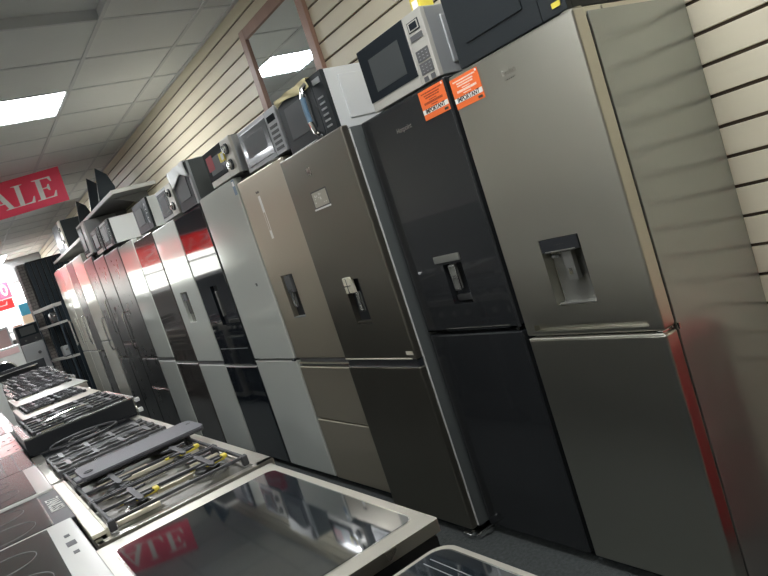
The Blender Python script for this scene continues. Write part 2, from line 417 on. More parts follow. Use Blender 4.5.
def notice(parent, x, ya, yb, za, zb, ink, extra):
    n = N('orange').box(x-.0022, x-.0003, ya, yb, za, zb, bev=.0005, seg=1).done('notice_card', parent)
    h = zb-za
    N('white_card').box(x-.0030, x-.0022, ya+.001, yb-.001, za+h*.20, za+h*.36).done('white_band', n)
    text('lettering', 'IMPORTANT', .021, (x-.0032, (ya+yb)/2, za+h*.28), YAX, ZAX, 'ink', n, squash=.92, bold=.0004)
    b = N(ink); rnd = random.Random(extra)
    for zc, wd, hh in ((.88, .80, .045), (.79, .60, .045), (.71, .55, .045), (.62, .30, .03), (.535, .72, .075), (.44, .28, .03)):
        y = (ya+yb)/2 - (yb-ya)*wd/2; yend = (ya+yb)/2 + (yb-ya)*wd/2
        while y < yend-.003:
            w = rnd.uniform(.002, .006); b.box(x-.0027, x-.0021, y, min(y+w, yend), za+h*(zc-hh/2), za+h*(zc+hh/2)); y += w + rnd.uniform(.001, .002)
    b.done('small_print', n, smooth=False)
    N('ink').box(x-.0027, x-.0021, ya+.008, ya+.028, za+h*.05, za+h*.13).done('printed_mark', n)
    N('white_card').cyl((x-.0025, ya+.008, zb-.006), 'x', .004, .0015, 10).done('pin', n)
nl = notice(up, 0, 1.590, 1.7265, 1.629, 1.7255, 'ink_w', 3)

# 2 black fridge
y0, y1 = 1.752, 2.292
r, up, low = fridge('black fridge freezer with an orange notice, beside the big silver grey one', y0, y1, 1.752, .868, 'black_fr', 'dark_side', x0=0,
    recess=[(1.950, 2.062, .985, 1.140, .035), (1.80, 2.16, .882, .892, .016)], gap=.012)
N('grey_trim').box(-.006, .004, 1.947, 2.100, 1.148, 1.176, bev=.003).done('dispenser_trim', up)
N('black').box(.030, .0345, 1.953, 2.059, .988, 1.137).done('dispenser_back', up)
N('clear').box(.000, .012, 1.992, 2.026, 1.040, 1.136, bev=.003).use('chrome').box(-.003, .001, 1.998, 2.020, 1.082, 1.096).box(-.003, .001, 1.990, 1.994, 1.040, 1.130).box(-.003, .001, 2.024, 2.028, 1.040, 1.130).box(-.003, .001, 1.990, 2.028, 1.038, 1.043).box(-.003, .001, 1.990, 2.028, 1.128, 1.134).done('dispenser_lever', up)
N('graphite').box(.01, .03, 1.965, 2.045, .995, 1.018, bev=.003).done('drip_tray', up)
N('grey_trim').box(-.001, .004, 1.80, 2.16, .890, .8935).done('handle_trim', up)
N('chrome').cyl((-.001, 1.762, .878), 'x', .006, .004, 10).done('screw', up)
text('logo', 'Hotpoint', .026, (-.0006, 2.030, 1.657), YAX, ZAX, 'chrome', up)
notice(up, 0, 1.757, 1.898, 1.644, 1.742, 'ink_red', 5)

# 3 dark steel fridge, stands proud of the row
y0, y1 = 2.325, 2.925; X3 = -.07
r, up, low = fridge('dark steel fridge freezer standing slightly proud of the row, black water dispenser', y0, y1, 1.768, .757, 'dark_inox', 'dark_side', x0=X3,
    recess=[(2.570, 2.700, .958, 1.165, .030)], gap=.034, door_t=.036, depth=.56)
N('black').box(X3+.026, X3+.0295, 2.572, 2.698, .960, 1.163).done('dispenser_back', up)
N('enamel_c').box(X3-.012, X3+.012, 2.628, 2.688, 1.106, 1.178, bev=.004).use('grey_trim').box(X3-.0135, X3-.011, 2.655, 2.659, 1.108, 1.176).box(X3-.0135, X3-.011, 2.630, 2.686, 1.138, 1.142).done('dispenser_spout', up)
N('grey_trim').box(X3-.004, X3+.006, 2.594, 2.628, 1.020, 1.108, bev=.003).use('chrome').box(X3-.006, X3-.003, 2.592, 2.597, 1.02, 1.108).box(X3-.006, X3-.003, 2.592, 2.628, 1.018, 1.024).done('dispenser_lever', up)
N('dark_inox').box(X3+.004, X3+.028, 2.572, 2.698, .962, .972, bev=.002).done('drip_tray', up)
N('enamel_c').box(X3-.002, X3+.02, y0+.03, y1-.005, .7915, .7985, bev=.002).done('handle_lip', up)
N('black').box(X3+.008, X3+.034, y0+.006, y1-.006, .7565, .7915).done('handle_channel', low[0])
N('chrome').box(X3-.001, X3+.02, y0+.008, y1-.008, .7545, .7575, bev=.001).done('door_lip', low[0])
N('enamel_w').box(X3+.0365, X3+.0392, y0-.0025, y0+.006, .04, 1.75).done('edge_strip', r)
b = N('chrome').box(X3-.001, X3, 2.682, 2.700, 1.668, 1.682).box(X3-.001, X3, 2.664, 2.676, 1.670, 1.683).box(X3-.001, X3, 2.664, 2.694, 1.648, 1.656).box(X3-.001, X3, 2.664, 2.671, 1.650, 1.672); b.done('logo', up, smooth=False)
lb = N('gasket').box(X3-.0008, X3, 2.585, 2.730, 1.500, 1.580).done('feature_sticker', up)
b = N('grey_trim'); rr = random.Random(2)
b.use('silver').box(X3-.0012, X3-.0007, 2.592, 2.724, 1.508, 1.574)
b.use('white_card')
for k in range(14):
    yy = rr.uniform(2.605, 2.705); zz = rr.uniform(1.518, 1.562); b.box(X3-.0016, X3-.0012, yy, yy+rr.uniform(.004, .012), zz, zz+rr.uniform(.003, .007))
b.box(X3-.0020, X3-.0005, 2.585, 2.735, 1.4955, 1.5030)
b.done('sticker_print', lb, smooth=False)
N('enamel_c').box(X3-.001, X3, 2.335, 2.385, .812, .828).done('badge', up)
N('chrome').box(X3-.018, X3-.006, y0-.010, y0+.045, .022, .027, bev=.002).box(X3+.03, X3+.075, y0-.052, y0-.040, .024, .029, bev=.002).box(X3-.006, X3+.05, y0-.046, y0-.034, .024, .029, bev=.002).cyl((X3-.004, y0-.012, .030), 'z', .009, .014, 12).done('bottom_hinge', r)

# 4 champagne fridge with two freezer drawers
y0, y1 = 3.02, 3.640
r, up, low = fridge('champagne steel fridge freezer with slot dispenser, tall label strip and two freezer drawers', y0, y1, 1.808, .722, 'champ', 'dark_side',
    recess=[(3.336, 3.484, 1.010, 1.250, .035)], gap=.052, second=[.408])
N('black').box(.030, .0345, 3.338, 3.482, 1.012, 1.248).done('dispenser_back', up)
N('gasket').box(-.003, .02, 3.372, 3.448, 1.150, 1.244, bev=.003).done('dispenser_head', up)
N('clear').box(-.003, .01, 3.392, 3.432, 1.070, 1.170, bev=.003).use('chrome').box(-.005, -.002, 3.390, 3.396, 1.07, 1.17).done('dispenser_lever', up)
N('mw_silver').box(-.002, .028, 3.338, 3.482, 1.008, 1.014).done('drip_tray', up)
N('white_card').box(-.001, 0, 3.398, 3.424, 1.455, 1.690).use('champ').box(-.0015, -.0009, 3.403, 3.419, 1.50, 1.60).done('energy_strip', up)
text('logo', 'beko', .022, (-.0006, 3.412, 1.712), YAX, ZAX, 'gasket', up)
N('gasket').box(.018, .062, y0+.004, y1-.004, .724, .772).done('handle_channel', r)
N('champ').box(.004, .02, y0+.004, y1-.004, .738, .745, bev=.002).done('handle_lip', r)
for d_, zt_ in ((low[0], .7215), (low[1], .3995)):
    N('enamel_c').box(-.001, .015, y0+.006, y1-.006, zt_-.0035, zt_+.0005).done('drawer_lip', d_)

# 5 pale silver fridge
y0, y1 = 3.664, 4.292
r, up, low = fridge('pale silver glossy fridge freezer with tiny badge and blue sticker at its top corner', y0, y1, 1.848, .755, 'gloss_white', 'gloss_white', gap=.014)
b = N('gasket').cyl((-.001, 3.842, 1.236), 'x', .010, .002, 12).box(-.002, -.0005, 3.846, 3.862, 1.240, 1.244); b.done('badge', up)
N('blue').box(-.001, 0, 3.668, 3.705, 1.755, 1.840).use('white_card').box(-.0015, -.0008, 3.674, 3.700, 1.805, 1.832).done('sticker', up)
N('enamel_w').box(-.001, .02, y0+.006, y1-.006, .7515, .7565).done('door_lip', low[0])
N('black').cyl((.0, y0+.02, .762), 'y', .008, .03, 10).done('hinge', r)

# 6 glossy black fridge
y0, y1 = 4.315, 4.915
r, up, low = fridge('glossy black mirror-like fridge freezer between two pale silver ones', y0, y1, 1.822, .715, 'gloss_black', 'dark_side', gap=.012,
                    recess=[(4.52, 4.66, 1.02, 1.30, .03)])
N('black').box(.024, .0295, 4.523, 4.657, 1.023, 1.297).use('grey_trim').box(.0, .022, 4.57, 4.60, 1.08, 1.26, bev=.003).done('dispenser', up)
N('enamel_w').box(-.001, .02, y0+.004, y1-.004, .7125, .7185).done('door_lip', low[0])
N('mark').box(-.0006, .0, y0+.03, y1-.03, .845, .849).done('trim_line', up)

# 7 pale silver with dispenser
y0, y1 = 4.935, 5.552
r, up, low = fridge('pale silver fridge freezer with narrow vertical water dispenser, right of the graphite one', y0, y1, 1.836, .722, 'gloss_white', 'gloss_white', gap=.030,
                    recess=[(5.205, 5.380, 1.072, 1.315, .03)])
N('grey_trim').box(.025, .0295, 5.208, 5.377, 1.075, 1.312).use('gasket').box(.0, .02, 5.25, 5.345, 1.245, 1.305, bev=.003).use('clear').box(.004, .016, 5.27, 5.32, 1.14, 1.24, bev=.003).done('dispenser', up)
N('enamel_w').box(-.002, .02, 5.208, 5.377, 1.068, 1.076).done('drip_tray', up)
N('enamel_w').box(-.001, .02, y0+.006, y1-.006, .7185, .7235).use('gasket').box(.006, .05, y0+.01, y1-.01, .7235, .7495).done('handle_channel', low[0])

# the rest of the row
specs = [
 ('dark graphite glossy fridge freezer squeezed between two pale silver ones', 5.575, 6.205, 1.850, .735, 'gloss_brown', None, .012),
 ('pale silver fridge freezer left of the glossy graphite one, handle groove between doors', 6.225, 6.800, 1.885, .755, 'gloss_white', None, .030),
 ('dark graphite fridge freezer with curved drawer handle below the middle, beyond the pale silver ones', 6.820, 7.480, 1.905, .785, 'graphite', [.47], .012),
 ('dark graphite fridge freezer whose door gap sits highest among the dark ones', 7.497, 8.090, 1.925, .955, 'graphite', None, .026),
 ('narrow dark graphite fridge freezer with low door gap beside a cream one', 8.105, 8.640, 1.985, .785, 'graphite', None, .016),
 ('cream silver fridge freezer in the far half of the row, door gap at mid height', 8.660, 9.340, 2.085, 1.005, 'cream', None, .010),
 ('slim dark fridge freezer wedged between two cream silver ones at the far end', 9.360, 9.850, 2.095, .880, 'graphite', None, .020),
 ('second from last fridge freezer at the far end, cream silver with bar handle', 9.870, 10.440, 2.105, .890, 'cream', None, .012),
 ('last fridge freezer of the row, cream silver beside the black cabinet', 10.460, 11.050, 2.115, .890, 'cream', None, .012),
]
for n, (lab, a, c, H, sp, cm, sec, gp) in enumerate(specs):
    r, up, low = fridge(lab, a, c, H, sp, cm, cm, gap=gp, second=sec, bev=.02 if cm == 'graphite' else .010)
    light = 'enamel_w' if cm in ('gloss_white', 'gloss_brown', 'cream') else 'grey_trim'
    N(light).box(-.001, .03, a+.012, c-.012, sp-.004, sp+.002).done('door_lip', low[0])
    if gp > .02: N('gasket').box(.01, .05, a+.01, c-.01, sp+.002, sp+gp).done('handle_channel', low[0])
    if cm == 'graphite':
        # bowed door face and slim vertical bar handle
        N('chrome').tube([(-.03, c-.07, sp+gp+.10), (-.045, c-.07, sp+gp+.14), (-.045, c-.07, sp+gp+.46), (-.03, c-.07, sp+gp+.50)], .008).box(-.034, .003, c-.078, c-.062, sp+gp+.10, sp+gp+.115).box(-.034, .003, c-.078, c-.062, sp+gp+.485, sp+gp+.50).done('handle', up)
    if sec:
        N('chrome').tube([(-.004, a+.05, .470), (-.022, a+.2, .462), (-.025, (a+c)/2, .458), (-.022, c-.2, .462), (-.004, c-.05, .470)], .006).done('handle', low[1])
    if n in (7, 8):
        N('chrome').tube([(-.04, c-.06, sp+.12), (-.04, c-.06, sp+.50)], .010).cyl((-.02, c-.06, sp+.15), 'x', .007, .045, 10).cyl((-.02, c-.06, sp+.47), 'x', .007, .045, 10).done('handle', up)

# ------------------------------------------------------------------ microwaves
def microwave(label, y0, y1, z0, h, x0=0.0, depth=.36, case='mw_silver', front='mw_black', panel_w=.10, panel='mw_panel', style='buttons',
              handle=False, border=None, emboss=False, name='microwave_oven', foot=.006, win='window_mesh', cat='microwave', grp='microwaves on top of the fridges'):
    r = root(name, label, cat, (x0+.18, (y0+y1)/2, z0), grp)
    z1 = z0+h; zf = z0+foot
    N(case).box(x0+.018, x0+depth, y0, y1, zf, z1, bev=.006).done('casing', r)
    if emboss:
        e = N(case)
        e.box(x0+.075, x0+depth-.03, y0-.006, y0+.004, zf+.035, z1-.035, bev=.0045, seg=3)
        e.done('embossed_side_panel', r)
    for yy in (y0+.04, y1-.04):
        for xx in (x0+.05, x0+depth-.05): N('black').cyl((xx, yy, z0+foot*.55), 'z', .012, foot*1.1, 10).done('foot', r)
    pw = panel_w
    d = N(front)
    if border: d.use(border)
    d.box(x0, x0+.020, y0+pw+.002, y1, zf, z1, bev=.003)
    d = d.done('door', r)
    if border:
        bw = .022 if border != 'mw_panel' else .0
        zb_ = .035 if border == 'mw_panel' else bw
        N('mw_grey' if border == 'mw_silver' else 'glassm').box(x0-.003, x0+.004, y0+pw+.006, y1-bw, zf+zb_, z1-(bw or .002), bev=.002).done('door_glass', d)
    N(win).box(x0-.0038, x0+.001, y0+pw+.055, y1-.06, zf+.062, z1-.05, bev=.001).done('window', d)
    p = N(panel).box(x0, x0+.020, y0, y0+pw, zf, z1, bev=.003).done('control_panel', r)
    if style == 'knobs':
        for q in (.28, .70):
            N('mw_black').cyl((x0-.004, y0+pw/2, zf+h*q), 'x', .030, .008, 24).use('chrome').cyl((x0-.014, y0+pw/2, zf+h*q), 'x', .022, .022, 24, bev=.003).use('black').box(x0-.027, x0-.024, y0+pw/2-.002, y0+pw/2+.002, zf+h*q, zf+h*q+.02).done('knob', p)
    elif style == 'buttons':
        b = N('mw_black')
        b.box(x0-.002, x0+.001, y0+.022, y0+pw-.014, z1-h*.26, z1-h*.11, bev=.001).use('mw_panel').box(x0-.003, x0-.001, y0+.027, y0+pw-.019, z1-h*.245, z1-h*.125).use('glassm').box(x0-.004, x0-.002, y0+.032, y0+pw-.026, z1-h*.23, z1-h*.14)
        b.done('display', p)
        N('gasket').box(x0-.002, x0+.001, y0+.020, y0+pw-.012, z1-h*.38, z1-h*.30).done('label_strip', p)
        for zc in (.68, .86):
            b = N('gasket').box(x0-.002, x0+.001, y0+.015, y0+pw-.016, z1-h*zc, z1-h*(zc-.158)).use('mw_silver')
            for i in range(3):
                for j in range(3): b.box(x0-.0026, x0-.0018, y0+.023+j*.020, y0+.031+j*.020, z1-h*(zc-.125+.045*i)-.002, z1-h*(zc-.125+.045*i))
            b.done('keypad', p, smooth=False)
        for ya_ in (y0+.056, y0+.018): N('gasket').box(x0-.002, x0+.001, ya_, ya_+.022, z1-h*.96, z1-h*.89).done('button', p)
    elif style == 'dots':
        b = N('mw_silver')
        for i in range(6): b.box(x0-.003, x0+.001, y0+.03, y0+pw-.025, zf+.03+i*.024, zf+.038+i*.024, bev=.001)
        b.done('keypad', p); N('mw_silver').box(x0-.003, x0+.001, y0+.02, y0+pw-.02, z1-.045, z1-.022).done('display', p)
    elif style == 'panel':
        b = N('glassm').box(x0-.002, x0+.001, y0+.02, y0+pw-.015, z1-.06, z1-.03)
        b.use('gasket')
        for i in range(5): b.box(x0-.002, x0+.001, y0+.02, y0+pw-.02, zf+.02+i*.026, zf+.034+i*.026)
        b.done('keypad', p)
    elif style == 'oval':
        N('mark').torus((x0-.002, y0+pw/2, zf+h*.5), .028, .003, 'x', sy=2.6).use('white_card').box(x0-.003, x0, y0+pw/2-.01, y0+pw/2+.01, zf+h*.35, zf+h*.37).box(x0-.003, x0, y0+pw/2-.01, y0+pw/2+.01, zf+h*.5, zf+h*.52).box(x0-.003, x0, y0+pw/2-.01, y0+pw/2+.01, zf+h*.62, zf+h*.64).done('keypad', p)
    if handle:
        yy = y0+pw+.030
        pts = [(x0-.004, yy, zf+.018), (x0-.030, yy, zf+.035), (x0-.040, yy, zf+h*.3), (x0-.043, yy, zf+h*.5), (x0-.040, yy, zf+h*.7), (x0-.030, yy, z1-.035), (x0-.004, yy, z1-.018)]
        hd = N('chrome').tube(pts, .011, 10).done('handle', d)
        N('blue').tube(pts[2:5], .0118, 10).done('protective_film', hd)
    return r, d, p

r, d, p = microwave('large black microwave on the nearest silver grey fridge, yellow sticker on its panel', 1.215, 1.665, 1.7408, .29, x0=.006, foot=.0012, case='mw_black', front='mw_black', panel='mw_black', panel_w=.09, style='none', depth=.42, win='mw_black')
N('yellow').box(.0035, .0065, 1.232, 1.262, 1.760, 1.774).done('sticker', p)
N('chrome').cyl((.16, 1.214, 1.765), 'y', .004, .003, 10).done('screw', r)

r, d, p = microwave('silver microwave with black glass door and keypad, on the matt black fridge', 1.762, 2.170, 1.752, .238, case='mw_silver', border='mw_panel', panel_w=.098, style='buttons', emboss=True, depth=.37)
yl = N('yellow').box(.03, .09, 1.785, 1.835, 1.9905, 2.04, bev=.004).use('white_card').box(.0295, .031, 1.795, 1.825, 2.0, 2.025).done('small_box')
tag(yl, 'small yellow box standing on top of the silver keypad microwave', 'box')
r, d, p = microwave('pale sided microwave with black door, chrome handle and a cream cloth over its top', 2.447, 2.895, 1.768, .262, x0=-.005, case='mw_white', panel='mw_black', panel_w=.10, style='dots', handle=True, emboss=True, depth=.38)
# cream cloth over the door's top corner
def cloth(name, label, cat, m, y0, y1, x0, zt, drop, back, seed):
    rnd = random.Random(seed); t = bmesh.new(); ny, ns = 14, 12; g_ = []
    for i in range(ny+1):
        u = i/ny; row = []
        y = y0+(y1-y0)*u; dr = drop*(.55+.45*math.sin(u*3.0+seed)**2) ; wob = .004*math.sin(u*17+seed)
        for k in range(ns+1):
            v = k/ns
            if v < .5: x = x0+back*(1-2*v); z_ = zt+.004+.003*math.sin(u*11+v*9)
            else:
                w = (v-.5)*2; x = x0-.008-.004*math.sin(u*13+w*5)-.002; z_ = zt+.004-dr*w
            row.append(t.verts.new((x+wob*.5, y+wob, z_)))
        g_.append(row)
    for i in range(ny):
        for k in range(ns): t.faces.new((g_[i][k], g_[i+1][k], g_[i+1][k+1], g_[i][k+1]))
    b = N(m); b._merge(t); o = b.done(name, None, ang=60)
    sm = o.modifiers.new('solid', 'SOLIDIFY'); sm.thickness = .003
    return tag(o, label, cat)
cloth('cloth', 'cream cloth draped over the top of the microwave with a chrome handle', 'cloth', 'cloth', 2.56, 2.885, -.005, 2.032, .045, .14, 1)
# paper scraps on the dark steel and champagne fridges
def scrap(label, pts, m='paper'):
    b = N(m); t = bmesh.new(); vs = [t.verts.new(p) for p in pts]; t.faces.new(vs); b._merge(t)
    o = b.done('paper_scrap', None, smooth=False); s_ = o.modifiers.new('s', 'SOLIDIFY'); s_.thickness = .0015
    return tag(o, label, 'paper')
scrap('torn white paper lying in front of the microwave with the chrome handle', [(-.060, 2.80, 1.770), (-.058, 2.62, 1.771), (-.025, 2.60, 1.782), (-.030, 2.78, 1.778)])
scrap('crumpled white paper poking out at the base of the silver microwave on the champagne fridge', [(.002, 3.05, 1.811), (.004, 3.20, 1.811), (-.012, 3.13, 1.818)])

r, d, p = microwave('all silver microwave with grey window on the champagne steel fridge', 2.935, 3.425, 1.812, .222, case='mw_silver', border='mw_silver', panel='mw_silver', panel_w=.12, style='panel', x0=.0)
r, d, p = microwave('microwave with two round knobs and a yellow tag, red reflection in its dark door', 3.545, 3.985, 1.850, .212, case='mw_silver', border='mw_panel', panel_w=.135, style='knobs', panel='mw_panel')
N('yellow').box(-.010, -.003, 3.655, 3.735, 1.955, 2.005, bev=.001).use('white_card').box(-.011, -.0095, 3.662, 3.700, 1.962, 1.998).done('paper_tag', d)
N('red_item').box(-.0045, -.003, 3.85, 3.95, 1.945, 2.03, bev=.0005).done('red_reflection', d)  # red reflection painted onto the door as a thin plate
r, d, p = microwave('tall dark microwave half hidden under crumpled white wrapping', 4.300, 4.680, 1.826, .285, case='dark_side', panel='mw_silver', panel_w=.035, style='none', x0=.0, border=None)
cloth('plastic_wrap', 'crumpled white plastic wrap over the tall dark microwave', 'wrap', 'paper', 4.31, 4.685, -.004, 2.112, .115, .2, 2)
r, d, p = microwave('silver microwave with knobs standing between the wrapped one and the black one with vertical keys', 4.74, 5.13, 1.840, .225, case='mw_silver', border='mw_silver', panel_w=.13, style='knobs', panel='mw_panel')
r, d, p = microwave('black fronted microwave with oval key strip and pale top edge', 5.42, 5.87, 1.856, .245, case='mw_white', panel='mw_black', panel_w=.12, style='oval', border=None)
r, d, p = microwave('microwave with plain white side and oval dark door, under the wall shelf', 6.82, 7.24, 1.930, .25, case='mw_white', panel='mw_black', panel_w=.12, style='oval', border='mw_silver')
r, d, p = microwave('dark ringed microwave left of the plain white sided one', 7.30, 7.72, 1.935, .25, case='mw_silver', panel='mw_black', panel_w=.11, style='oval', border='mw_panel')
r, d, p = microwave('pale grey boxy microwave near the far end of the fridge tops', 7.92, 8.34, 1.990, .36, x0=.0, case='mw_silver', panel='enamel_w', panel_w=.14, style='none', border='enamel_w')
N('black').box(.02, .3, 7.95, 8.3, 1.9865, 1.9895).done('base_shadow', r)  # shadow under the microwave put in as a thin black sheet
r, d, p = microwave('large black oven with brassy control strip on the farther wall shelf', 9.9, 10.6, 2.286, .39, x0=.11, case='mw_black', panel='steel2', panel_w=.16, style='knobs', front='mw_black', name='table_oven', cat='oven')

# wall shelves with black cooker hoods
def wall_shelf(label, ya, yb, zt, ybr):
    r = root('wall_shelf', label, 'shelf', (.3, (ya+yb)/2, zt))
    N('shelf_dark').box(.105, XW-.006, ya+.01, yb, zt-.030, zt-.002).done('board', r)
    N('shelf').box(.085, .105, ya, yb, zt-.036, zt, bev=.003).box(.105, XW-.006, ya-.005, ya+.012, zt-.036, zt, bev=.003).done('edging', r)
    for yy in ybr: N('shelf_dark').prism([(.50, zt-.031), (.16, zt-.031), (.50, zt-.16)], lambda u, v, a: (u, a, v), yy-.01, yy+.01).done('bracket', r)
wall_shelf('nearer grey wall shelf with pale front edge holding two black hoods', 6.655, 8.35, 2.40, (7.0, 8.0))
wall_shelf('farther and lower grey wall shelf running to the end of the fridge row', 8.40, 11.3, 2.285, (8.8, 11.0))
def hood(label, yc, xa, zt, zb=2.401):
    """slanted black glass cooker hood: thin slanted glass plate on a slim body"""
    r = root('cooker_hood', label, 'cooker hood', (xa+.06, yc, zb), 'black hoods on the wall shelf')
    N('mw_black').prism([(xa+.02, zb), (xa+.22, zb), (xa+.20, zb+.07), (xa+.06, zb+.10)], lambda u, v, a: (u, a, v), yc+.02, yc+.30).done('body', r)
    N('navy').prism([(xa-.07, zb), (xa+.10, zb), (xa+.13, zt-.22), (xa+.09, zt-.08), (xa, zt)], lambda u, v, a: (u, a, v), yc, yc+.018).done('glass_panel', r)
hood('nearest black angled cooker hood on the wall shelf', 7.30, .17, 2.75)
hood('middle black angled cooker hood on the wall shelf', 7.80, .17, 2.76)
hood('farthest and lowest black angled cooker hood on the wall shelf', 8.75, .18, 2.70, 2.286)

# mirror
r = root('framed_mirror', 'tall mirror in a reddish wooden frame hung on the slatted wall', 'mirror', (XW, 3.58, 2.2))
b = N('wood'); ya, yb, za, zb, w = 3.175, 3.985, 1.92, 2.742, .068
b.box(XW-.032, XW-.005, ya, ya+w, za, zb, bev=.004).box(XW-.032, XW-.005, yb-w, yb, za, zb, bev=.004).box(XW-.031, XW-.005, ya+w-.002, yb-w+.002, zb-w, zb-.001, bev=.004).box(XW-.031, XW-.005, ya+w-.002, yb-w+.002, za+.001, za+w, bev=.004)
b.done('frame', r); N('mirror').prism([(XW-.012, za+w-.004), (XW-.008, za+w-.004), (XW-.015, zb-w+.004), (XW-.019, zb-w+.004)], lambda u, v, a: (u, a, v), ya+w-.004, yb-w+.004).done('mirror_glass', r)

# ------------------------------------------------------------------ SALE sign
def serif(ch):
    """letters as polygons in a 0..1 high box; returns (list of polygons, advance)"""
    s = .07
    if ch == 'L': return [[(.0, 0), (.62, 0), (.66, .30), (.62, .30), (.52, .07), (.28, .05), (.28, .95), (.38, 1-.03), (.38, 1), (0, 1), (0, .97), (.12, .95), (.12, .05), (0, .03)]], .70
    if ch == 'E': return [[(0, 0), (.66, 0), (.70, .28), (.66, .28), (.56, .06), (.28, .05), (.28, .49), (.42, .48), (.48, .36), (.52, .36), (.52, .66), (.48, .66), (.42, .54), (.28, .53), (.28, .95), (.52, .94), (.60, .76), (.64, .76), (.62, 1), (0, 1), (0, .97), (.12, .95), (.12, .05), (0, .03)]], .74
    if ch == 'A': return [[(0, 0), (.28, 0), (.28, .03), (.18, .05), (.25, .28), (.21, .33), (.13, .05), (0, .03)],
                          [(.10, .0), (.16, .0), (.44, .80), (.58, .33), (.62, .30), (.70, .05), (.60, .03), (.60, 0), (.96, 0), (.96, .03), (.87, .05), (.54, 1), (.46, 1)],
                          [(.22, .30), (.63, .30), (.62, .35), (.23, .35)]], .96
    if ch == 'S':
        c = []
        for i in range(33):
            t = i/32; a = math.radians(40+230*t/.5) if t <= .5 else math.radians(90-230*(t-.5)/.5+0)
            if t <= .5: cx, cy, R_ = .32, .75, .22; p = (cx+.24*math.cos(a), cy+R_*math.sin(a))
            else: cx, cy, R_ = .32, .27, .24; p = (cx+.27*math.cos(a), cy+R_*math.sin(a))
            c.append((p[0], p[1], .035+.065*math.exp(-((t-.5)/.18)**2)))
        L, R2 = [], []
        for i, (x, y, w) in enumerate(c):
            x2, y2, _ = c[min(i+1, 32)]; x1, y1, _ = c[max(i-1, 0)]; d = math.hypot(x2-x1, y2-y1) or 1
            nx, ny = -(y2-y1)/d, (x2-x1)/d; L.append((x+nx*w, y+ny*w)); R2.append((x-nx*w, y-ny*w))
        quads = [[L[i], L[i+1], R2[i+1], R2[i]] for i in range(32)]
        quads += [[(.54, .72), (.58, .72), (.58, 1.0), (.54, 1.0)], [(.02, 0), (.06, 0), (.06, .30), (.02, .30)]]
        return quads, .66
def sale_sign(label, right, direction, zlo, zhi, width, facing, parent_name='sale_sign', lh=.62, thick=.006, grp=None, board='red'):
    """right: xy of the reader's right-hand end; direction: unit xy towards the reader's left"""
    D = Vector((direction[0], direction[1], 0)).normalized(); Rt = Vector((right[0], right[1], 0)); Nn = Vector((facing[0], facing[1], 0)).normalized()
    ctr = Rt + D*width/2
    r = root(parent_name, label, 'sign', (ctr.x, ctr.y, zlo), grp)
    def f(u, v, a): q = Rt + D*(width-u) + Nn*a; return (q.x, q.y, zlo+v)
    N(board).prism([(0, 0), (width, 0), (width, zhi-zlo), (0, zhi-zlo)], f, -thick, 0).done('board', r)
    H_ = (zhi-zlo)*lh; vz = (zhi-zlo)*(.5-lh/2); total = sum(serif(c)[1] for c in 'SALE')*H_; sx = (width*.86)/total; u0 = width*.07
    for c in 'SALE':
        polys, adv = serif(c); b = N('white_card')
        for pg in polys: b.prism([(u0+x*H_*sx, vz+y*H_) for x, y in pg], f, .0004, .002)
        b.done('letter', r, smooth=False); u0 += adv*H_*sx
    return r
r = sale_sign('red SALE sign with white serif letters hanging below the ceiling tiles', (-.158, 7.29), (-.56, .22), 2.505, 2.844, 1.0, (-.22, -.56), lh=.60)
D = Vector((-.56, .22, 0)).normalized()
for q in (.08, .92):
    p_ = Vector((-.158, 7.29, 0)) + D*q; N('chrome').tube([(p_.x, p_.y, 2.842), (p_.x, p_.y, HC-.006)], .0015, 6).done('hanging_wire', r)
# banners in the shop window
for n, x in enumerate((-.25, -1.53, -2.81)):
    sale_sign(['red SALE banner in the shop window next to the brick pillar', 'middle red SALE banner of the shop window', 'red SALE banner in the shop window farthest from the brick pillar'][n],
              (x, YF-.05), (-1, 0), 1.98, 2.42, 1.24, (0, -1), 'window_banner', grp='red banners in the shop window', board='banner', thick=.003)
# red rounded sign near the pillar
r = root('shop_sign', 'red rounded sign with a white nought near the bright shop window', 'sign', (-.50, 15.3, 2.2))
N('white_card').box(-.80, -.225, 15.315, 15.325, 2.17, 2.52, bev=.004).done('backing', r)
N('red').box(-.78, -.245, 15.30, 15.315, 2.19, 2.50, bev=.007, seg=3).done('board', r)
N('white_card').torus((-.345, 15.299, 2.345), .045, .012, 'y', sy=2.0).done('numeral', r)
N('white_card').torus((-.58, 15.299, 2.345), .045, .012, 'y', sy=2.0).done('numeral', r)
for xx in (-.7, -.35): N('chrome').tube([(xx, 15.31, 2.50), (xx, 15.31, HC-.006)], .003, 6).done('hanging_wire', r)

